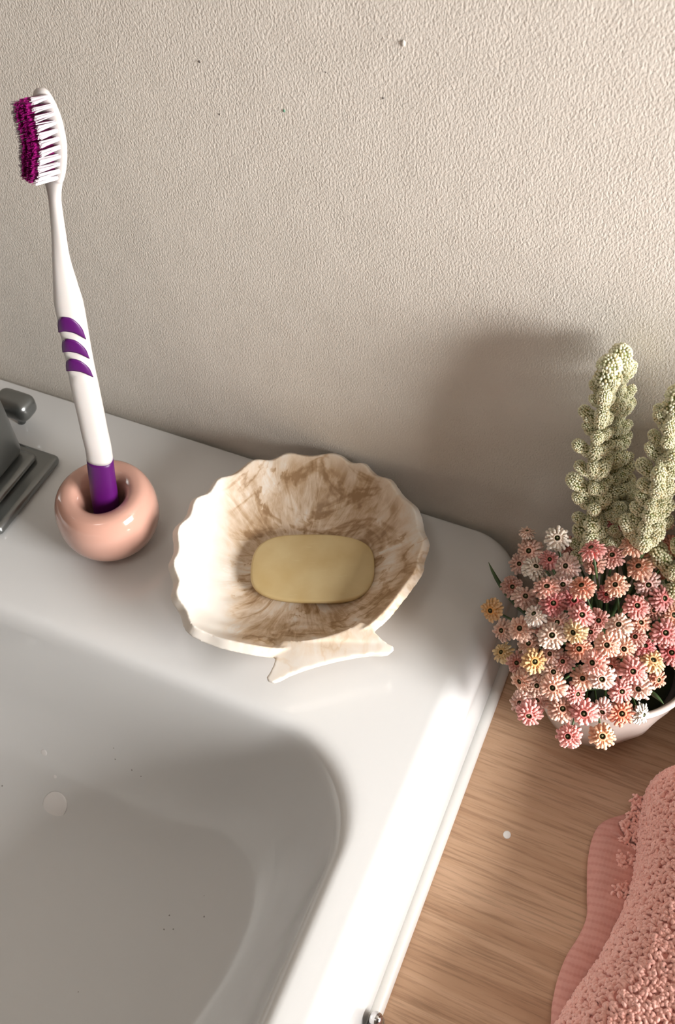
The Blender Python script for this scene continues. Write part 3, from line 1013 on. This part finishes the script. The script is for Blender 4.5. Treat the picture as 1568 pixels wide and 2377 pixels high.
# ================================================================ pale green blossom sprays
def bead_geo():
    vs, fs = [V((0, 0, 1))], []
    nu, nv = 7, 4
    for j in range(1, nv):
        for i in range(nu):
            t, p = PI * j / nv, 2 * PI * (i + .5 * j) / nu
            vs.append(V((math.sin(t) * math.cos(p), math.sin(t) * math.sin(p), math.cos(t))))
    for i in range(nu): fs.append((0, 1 + i, 1 + (i + 1) % nu))
    for j in range(nv - 2):
        for i in range(nu):
            a_, b_ = 1 + j * nu, 1 + (j + 1) * nu
            fs.append((a_ + i, b_ + i, b_ + (i + 1) % nu, a_ + (i + 1) % nu))
    vs.append(V((0, 0, -1)))
    for i in range(nu): fs.append((len(vs) - 1, 1 + (nv - 2) * nu + (i + 1) % nu, 1 + (nv - 2) * nu + i))
    return vs, fs


BV, BF = bead_geo()


def sprig_mesh(L, r_, seed, name='blossom_sprig'):
    """a finger of round beads about +Z with a rounded tip; a dark core shows between them"""
    rd = random.Random(seed)
    pitch = .00136
    vs, fs, sh = [], [], []
    rows_, z = [], 0.0
    while z < L - r_:
        rows_.append((z, r_ * (.62 + .38 * min(1, z / (L * .4))) * (1 + .13 * math.sin(z * 900 + seed))))
        z += pitch * .86
    k = 0
    while k * pitch * .86 / r_ < PI / 2 - .15:
        a_ = k * pitch * .86 / r_
        rows_.append((L - r_ + r_ * math.sin(a_), r_ * math.cos(a_)))
        k += 1
    rows_.append((L, .00001))
    for row, (z, rr) in enumerate(rows_):
        n = max(1, int(2 * PI * rr / pitch))
        for k in range(n):
            a_ = 2 * PI * (k + .5 * (row % 2)) / n + rd.uniform(-.12, .12)
            c = V((rr * math.cos(a_), rr * math.sin(a_), z + rd.uniform(-.0002, .0002)))
            s_ = .00064 * rd.uniform(.84, 1.15)
            k0 = len(vs)
            shade = rd.uniform(.45, .95) if rd.random() < .95 else 1.0
            for v in BV:
                vs.append(c + v * s_)
                sh.append(shade)
            fs += [tuple(i + k0 for i in f) for f in BF]
    # core
    k0 = len(vs)
    rings = [[V((q * math.cos(2 * PI * k / 8), q * math.sin(2 * PI * k / 8), zz)) for k in range(8)] for q, zz in ((r_ * .5, 0), (r_ * .80, L * .5), (r_ * .62, L - r_ * .75), (r_ * .2, L - r_ * .4))]
    v2, f2 = loft(rings, True, True, True)
    vs += v2; sh += [0.0] * len(v2)
    fs += [tuple(i + k0 for i in f) for f in f2]
    me = mesh(name, vs, fs)
    at = me.attributes.new('shade', 'FLOAT', 'POINT')
    at.data.foreach_set('value', sh)
    me.materials.append(M['bead'])
    me.polygons.foreach_set('use_smooth', [True] * len(me.polygons))
    return me


SPR = [sprig_mesh(.0150, .0034, 1), sprig_mesh(.0130, .0031, 2), sprig_mesh(.0115, .0033, 3), sprig_mesh(.0165, .0036, 4)]
TIPS = [sprig_mesh(.0165, .0046, 8), sprig_mesh(.014, .0042, 9)]


def spray(axis, label, r_side, n_lv, seed, tipm=0, lo=0.0, dens=3, stem_to=None):
    rd = random.Random(seed)
    ax = catmull(axis, 8)
    sp_ = empty('blossom_spray', tuple(ax[0]), label, 'flower spray', 'pale green blossom sprays in the blush pot')
    base = V(stem_to) if stem_to else root + V((rd.uniform(-.012, .012), rd.uniform(-.006, .010), .000))
    tube('stem', bez(base, base.lerp(ax[0], .5) + V((0, 0, .008)), ax[0], 6) + ax[1:-2], .0011, M['green'], sp_, 8)

    def put(me, p, d, sc):
        o = bpy.data.objects.new('blossom_sprig', me)
        COL.objects.link(o)
        o['kind'] = 'stuff'
        o.parent = sp_
        o.matrix_parent_inverse = Matrix.Translation(-sp_.location)
        o.rotation_euler = (d.to_track_quat('Z', 'Y') @ Matrix.Rotation(rd.uniform(0, 6.28), 4, 'Z').to_quaternion()).to_euler()
        o.location = p
        o.scale = (sc, sc, sc)

    n = len(ax)
    for lv in range(n_lv):
        f_ = lv / n_lv
        k = f_ * (n - 2)
        i = int(k)
        p = ax[i].lerp(ax[i + 1], k - i)
        t = (ax[i + 1] - ax[i]).normalized()
        e1 = t.cross(FW).normalized()
        e2 = e1.cross(t).normalized()
        if e2.dot(FW) < 0: e2 = -e2
        taper = (1 - .38 * f_)
        for q, (u_, v_) in enumerate(((1, .15), (-1, .15), (.45, -1), (-.45, -.9), (0, 1))):
            if q == 4 and lv % 2: continue
            u_ *= 1 if lv % 2 else .9
            out = (e1 * (u_ + rd.uniform(-.15, .15)) + e2 * (v_ + rd.uniform(-.2, .2)))
            d = (t * (.80 + .35 * rd.random()) + out * (.78 + .2 * rd.random()) * (1 if q < 2 else .55)).normalized()
            pos = p + t * rd.uniform(0, .003) + out * .001
            if pos.y + d.y * .014 > -.0045: d.y = min(d.y, max(-.9, (-.0045 - pos.y) / .014)); d.normalize()
            put(SPR[rd.randrange(4)], pos, d, r_side * taper * rd.uniform(.80, 1.12))
        # the stalk itself is thick with beads too
        put(SPR[0], p, t, .62)
    put(TIPS[tipm], ax[-2] - (ax[-1] - ax[-2]).normalized() * .004, (ax[-1] - ax[-3]).normalized(), .95 if r_side > .65 else .6)
    return sp_


spray([(-0.0067, -0.034, 0.0425), (-0.0095, -0.033, 0.0614), (-0.0125, -0.031, 0.0833), (-0.0162, -0.028, 0.1044), (-0.0178, -0.024, 0.1212), (-0.0194, -0.02, 0.1337)], 'tall pale green beaded blossom spray, the nearest and widest on the left', .86, 12, 1, 0)
spray([(-0.0039, -0.022, 0.0627), (-0.0073, -0.019, 0.0857), (-0.011, -0.0145, 0.105), (-0.0146, -0.0115, 0.1221), (-0.0172, -0.0095, 0.1338)], 'pale green beaded spray behind the leftmost one, touching the wall', .74, 10, 2, 1)
spray([(0.0119, -0.04, 0.0725), (0.0109, -0.038, 0.0809), (0.0092, -0.036, 0.0991), (0.0075, -0.031, 0.1199), (0.0063, -0.026, 0.1336)], 'pale green beaded spray cut off by the right edge of the photo', .86, 12, 3, 0)
spray([(-0.0015, -0.036, 0.0543), (-0.0014, -0.033, 0.0656), (-0.0016, -0.03, 0.079)], 'short green beaded spray low between the two tall ones', .6, 4, 4, 1)
spray([(0.0121, -0.028, 0.0573), (0.0053, -0.024, 0.0724), (-0.0009, -0.018, 0.0807)], 'slim dark green beaded spray leaning left in the gap', .5, 5, 5, 1)
spray([(.022, -.044, .035), (.027, -.038, .0715), (.034, -.032, .1040), (.040, -.027, .1330)], 'pale green beaded spray leaning right beyond the photo edge', 1.0, 9, 6, 0)
spray([(.026, -.034, .030), (.046, -.028, .055), (.064, -.024, .080), (.080, -.020, .100)], 'pale green beaded spray drooping far to the right out of view', 1.0, 8, 7, 1)

# ================================================================ towel
tw = empty('towel', (.09, -.19, -.045), 'pink terry towel folded on the worktop beside the sink', 'towel')
TB = [(.17, -.070), (.11, -.069), (.075, -.0705), (.058, -.0745), (.0485, -.0830), (.0480, -.100), (.0500, -.116), (.0510, -.132), (.0490, -.148), (.0455, -.164), (.0400, -.180), (.0355, -.197), (.030, -.222), (.023, -.250), (.018, -.285), (.015, -.32)]
tb2 = catmull([(x, y, 0) for x, y in TB], 6)
NB = len(tb2)


def towel_pt(i, w_):
    """w_ 0 at the foot of the fold, 1 at the core line"""
    b = tb2[i]
    f_ = i / (NB - 1)
    core = V((.165 - .02 * f_, -.105 - .205 * f_, 0))
    if f_ < .22: core = V((.168, -.10 - .03 * f_, 0))
    full = (core - b).length
    d = min(1.0, w_) * full
    fr_ = min(1.0, d / .016)
    z = -.036 + .030 * math.sqrt(max(0, 1 - (1 - fr_) ** 2)) + .020 * sstep(.0, .07, d) - .010 * sstep(.08, .14, d)
    z += .0022 * noise.noise(V((b.x * 30 + d * 25, b.y * 30, 0)))
    z += .0016 * math.sin(f_ * 22 + d * 60) * sstep(.01, .04, d)
    en_ = max(0.0, (w_ - .86) / .14)
    z = z * (1 - en_ ** 3) + (-.0395) * en_ ** 3
    p = b.lerp(core, d / full if full else 0)
    return V((p.x, p.y, z))


ws = [0, .0012, .004, .009, .017, .028, .042, .06, .08, .105, .13, .16, .2, .25, .31, .38, .46, .55, .65, .76, .88, 1.0]
rows = [[towel_pt(i, w_) for i in range(NB)] for w_ in ws]
rows.insert(0, [V((p.x + .004 * (1 if i / NB > .25 else 0), p.y - .004 * (1 if i / NB < .25 else 0), -.0392)) for i, p in enumerate(rows[0])])
vs, fs = loft(rows, False)
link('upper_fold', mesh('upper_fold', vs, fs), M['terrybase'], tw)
# lower fold: smooth woven hem that shows beyond the terry
HB = [(.17, -.068), (.10, -.067), (.072, -.0655), (.0560, -.0700), (.0490, -.0790), (.0440, -.0940), (.0335, -.1040), (.0305, -.1120), (.0310, -.1240), (.0340, -.1370), (.0365, -.1470), (.0355, -.1560), (.0330, -.1650), (.0320, -.1750), (.0325, -.1850), (.034, -.20), (.027, -.24), (.022, -.28), (.018, -.32)]
hb = catmull([(x, y, 0) for x, y in HB], 6)
rows = []
for k, (d, z) in enumerate(((.0015, -.0448), (.0003, -.0436), (0, -.0418), (.0006, -.0398), (.0022, -.0388), (.006, -.0384), (.012, -.0386), (.018, -.0388), (.026, -.0392), (.040, -.0396))):
    ring = []
    for i, p in enumerate(hb):
        t = (hb[min(i + 1, len(hb) - 1)] - hb[max(i - 1, 0)]).normalized()
        nrm = V((-t.y, t.x, 0))
        if nrm.dot(V((.15, -.2, 0)) - p) < 0: nrm = -nrm
        q = p + nrm * d
        f_ = i / len(hb)
        ring.append(V((q.x, q.y, z + (.0014 + .0010 * math.sin(i * .9)) * sstep(.002, .008, d) * (1 - sstep(.02, .03, d)) + .0018 * math.exp(-((f_ - .45) / .12) ** 2) * sstep(.0, .006, d))))
    rows.append(ring)
vs, fs = loft(rows, False)
h_ = link('woven_hem', mesh('woven_hem', vs, fs), M['waffle'], tw)
h_['label'] = 'flat woven hem band without loops'
so2 = h_.modifiers.new('solid', 'SOLIDIFY')
so2.thickness = .0008

# terry loops, scattered by area over the upper fold and a strip of the lower one
rd = random.Random(21)
lv, lf = [], []


def loop_at(p, n_, s_=1.0, dirv=None):
    a_ = rd.uniform(0, 2 * PI)
    e1 = n_.orthogonal().normalized()
    e2 = n_.cross(e1)
    if dirv is not None and rd.random() < .8:
        e = (dirv - n_ * dirv.dot(n_))
        if e.length > 1e-6:
            e1 = e.normalized(); e2 = n_.cross(e1); a_ = rd.gauss(0, .45)
    d = e1 * math.cos(a_) + e2 * math.sin(a_)
    side_ = n_.cross(d)
    hl = rd.uniform(.0008, .0014) * s_
    ht = rd.uniform(.0007, .0015) * s_
    lean = side_ * rd.uniform(-.0006, .0006) + d * rd.uniform(-.0004, .0004)
    pts = []
    for q in range(6):
        t = -1 + 2 * q / 5
        pts.append(p - n_ * .0003 + d * (hl * t) + n_ * (ht * (1 - abs(t) ** 2.4)) + lean * (1 - t * t) + side_ * (.0003 * math.sin(t * 2.5)))
    rads = [.00045, .00070, .00080, .00080, .00070, .00045]
    rads = [r_ * s_ * rd.uniform(.9, 1.12) for r_ in rads]
    k0 = len(lv)
    for ring in tube_rings(pts, rads, 5): lv.extend(ring)
    for i in range(5):
        for j in range(5):
            k = (j + 1) % 5
            lf.append((k0 + i * 5 + j, k0 + i * 5 + k, k0 + (i + 1) * 5 + k, k0 + (i + 1) * 5 + j))


def surf_area(i, w_):
    a = towel_pt(i, w_)
    b = towel_pt(min(i + 1, NB - 1), w_)
    c = towel_pt(i, w_ + .01)
    return a, (b - a), (c - a)


cells = []
for wi in range(len(ws) - 1):
    for i in range(NB - 1):
        a, b = towel_pt(i, ws[wi]), towel_pt(i + 1, ws[wi])
        c, d = towel_pt(i, ws[wi + 1]), towel_pt(i + 1, ws[wi + 1])
        ar = ((b - a).cross(c - a)).length * .5 + ((d - b).cross(d - c)).length * .5
        if a.x > .115: ar *= .12
        cells.append((a, b, c, d, ar))
for a, b, c, d, ar in cells:
    want = ar / (.00126 ** 2)
    cnt = int(want) + (1 if rd.random() < want - int(want) else 0)
    n_ = (b - a).cross(c - a)
    if n_.length < 1e-12: n_ = (d - b).cross(d - c)
    n_.normalize()
    if n_.z < 0: n_ = -n_
    for _ in range(cnt):
        u, v = rd.random(), rd.random()
        p = (a * (1 - u) + b * u) * (1 - v) + (c * (1 - u) + d * u) * v
        steep = 1 - n_.z
        loop_at(p, n_, 1.0, (V((0, 0, 1)) + (c - a).normalized()) if steep > .25 else None)
tl = link('terry_loops', mesh('terry_loops', lv, lf), M['terry'], tw)
tl['kind'] = 'stuff'
lv, lf = [], []
for _ in range(330):
    p = V((rd.uniform(.0400, .0510), rd.uniform(-.136, -.090), -.0366))
    if p.x < .0400 + .003 * abs(math.sin(p.y * 60)): continue
    loop_at(p, V((0, 0, 1)), .95)
t2 = link('lower_loops', mesh('lower_loops', lv, lf), M['terry'], tw)
t2['kind'] = 'stuff'

# ================================================================ made-up basket, out of view, added to shade the lower wall
def basket():
    x0, x1, y0, y1, zb, zt = .105, .25, -.070, -.008, -.0448, .150
    bk = empty('shading_basket', ((x0 + x1) / 2, (y0 + y1) / 2, zb), 'added unseen brown woven basket shading the wall, right of the flowers', 'basket')
    n = 14
    for k in range(n):
        z0 = zb + (zt - zb) * k / n
        zz = z0 + (zt - zb) / n * .5
        o_ = rrect(x0, x1, y0, y1, .02, zz, 6, 8)
        ring = [p + V((math.copysign(.0008, math.sin(i * 1.7 + k * PI)), 0, 0)) for i, p in enumerate(o_)]
        ring.append(ring[0])
        tube('weave_row', ring, (zt - zb) / n * .54, M['basket'], bk, 8)
    box('basket_base', x0 + .003, x1 - .003, y0 + .003, y1 - .003, zb + .0005, zb + .004, M['basket'], bk)
    box('lid', x0 + .001, x1 - .001, y0 + .001, y1 - .001, zt - .004, zt, M['basket'], bk, bev=.001)


basket()

# ================================================================ small marks
def dome(name, x, y, z, r_, h, mat, sx=1.0, n=24):
    rings = []
    for k in range(6):
        a_ = PI / 2 * k / 5
        rings.append([V((x + sx * r_ * math.cos(a_) * math.cos(2 * PI * j / n), y + r_ * math.cos(a_) * math.sin(2 * PI * j / n), z + h * math.sin(a_))) for j in range(n)])
    vs, fs = loft(rings, True, True, True)
    return link(name, mesh(name, vs, fs), mat)


tag(dome('paint_fleck', -.0045, -.1257, -.0450, .0019, .0007, M['chip'], .9), 'small white fleck lying on the wood between sink and towel', 'fleck')
from mathutils.bvhtree import BVHTree
bas = bpy.data.objects['basin'].data
bvh = BVHTree.FromPolygons([v.co.copy() for v in bas.vertices], [tuple(f.vertices) for f in bas.polygons])
for x, y, r_, lab in ((-.2215, -.1830, .0070, 'large round pale soapy drop low on the back slope of the basin'), (-.2360, -.1650, .0018, 'small pale soapy drop near the back of the basin'), (-.2265, -.1720, .0010, 'tiniest pale soapy drop above the large one')):
    hit, nrm, _, _ = bvh.ray_cast(V((x, y, .01)), V((0, 0, -1)))
    if nrm.z < 0: nrm = -nrm
    o = dome('soap_drop', 0, 0, 0, r_, r_ * .09, M['film'], 1.0, 32)
    o.rotation_euler = nrm.to_track_quat('Z', 'Y').to_euler()
    o.location = hit + nrm * .00005
    tag(o, lab, 'drop')

for x, z, r_, mk, lab in ((-.187, .2134, .0005, 'mark', 'black speck on the upper wall left of centre'), (-.1371, .2185, .0003, 'mark', 'tiny black speck on the upper wall at centre'),
                          (-.1543, .2012, .0006, 'markg', 'green speck on the cream wall'), (-.1161, .2133, .0004, 'mark', 'dark speck on the wall right of the green one'),
                          (-.1816, .1944, .0004, 'mark', 'faint dark speck on the wall above the toothbrush side'), (-.1092, .2331, .0011, 'wall', 'raised paint blob high on the wall')):
    o = dome('wall_speck' if mk != 'wall' else 'paint_blob', 0, 0, 0, r_, r_ * .35, M[mk], .7, 12)
    o.rotation_euler = (PI / 2, 0, 0)
    o.location = (x, -.0001, z)
    tag(o, lab, 'speck')
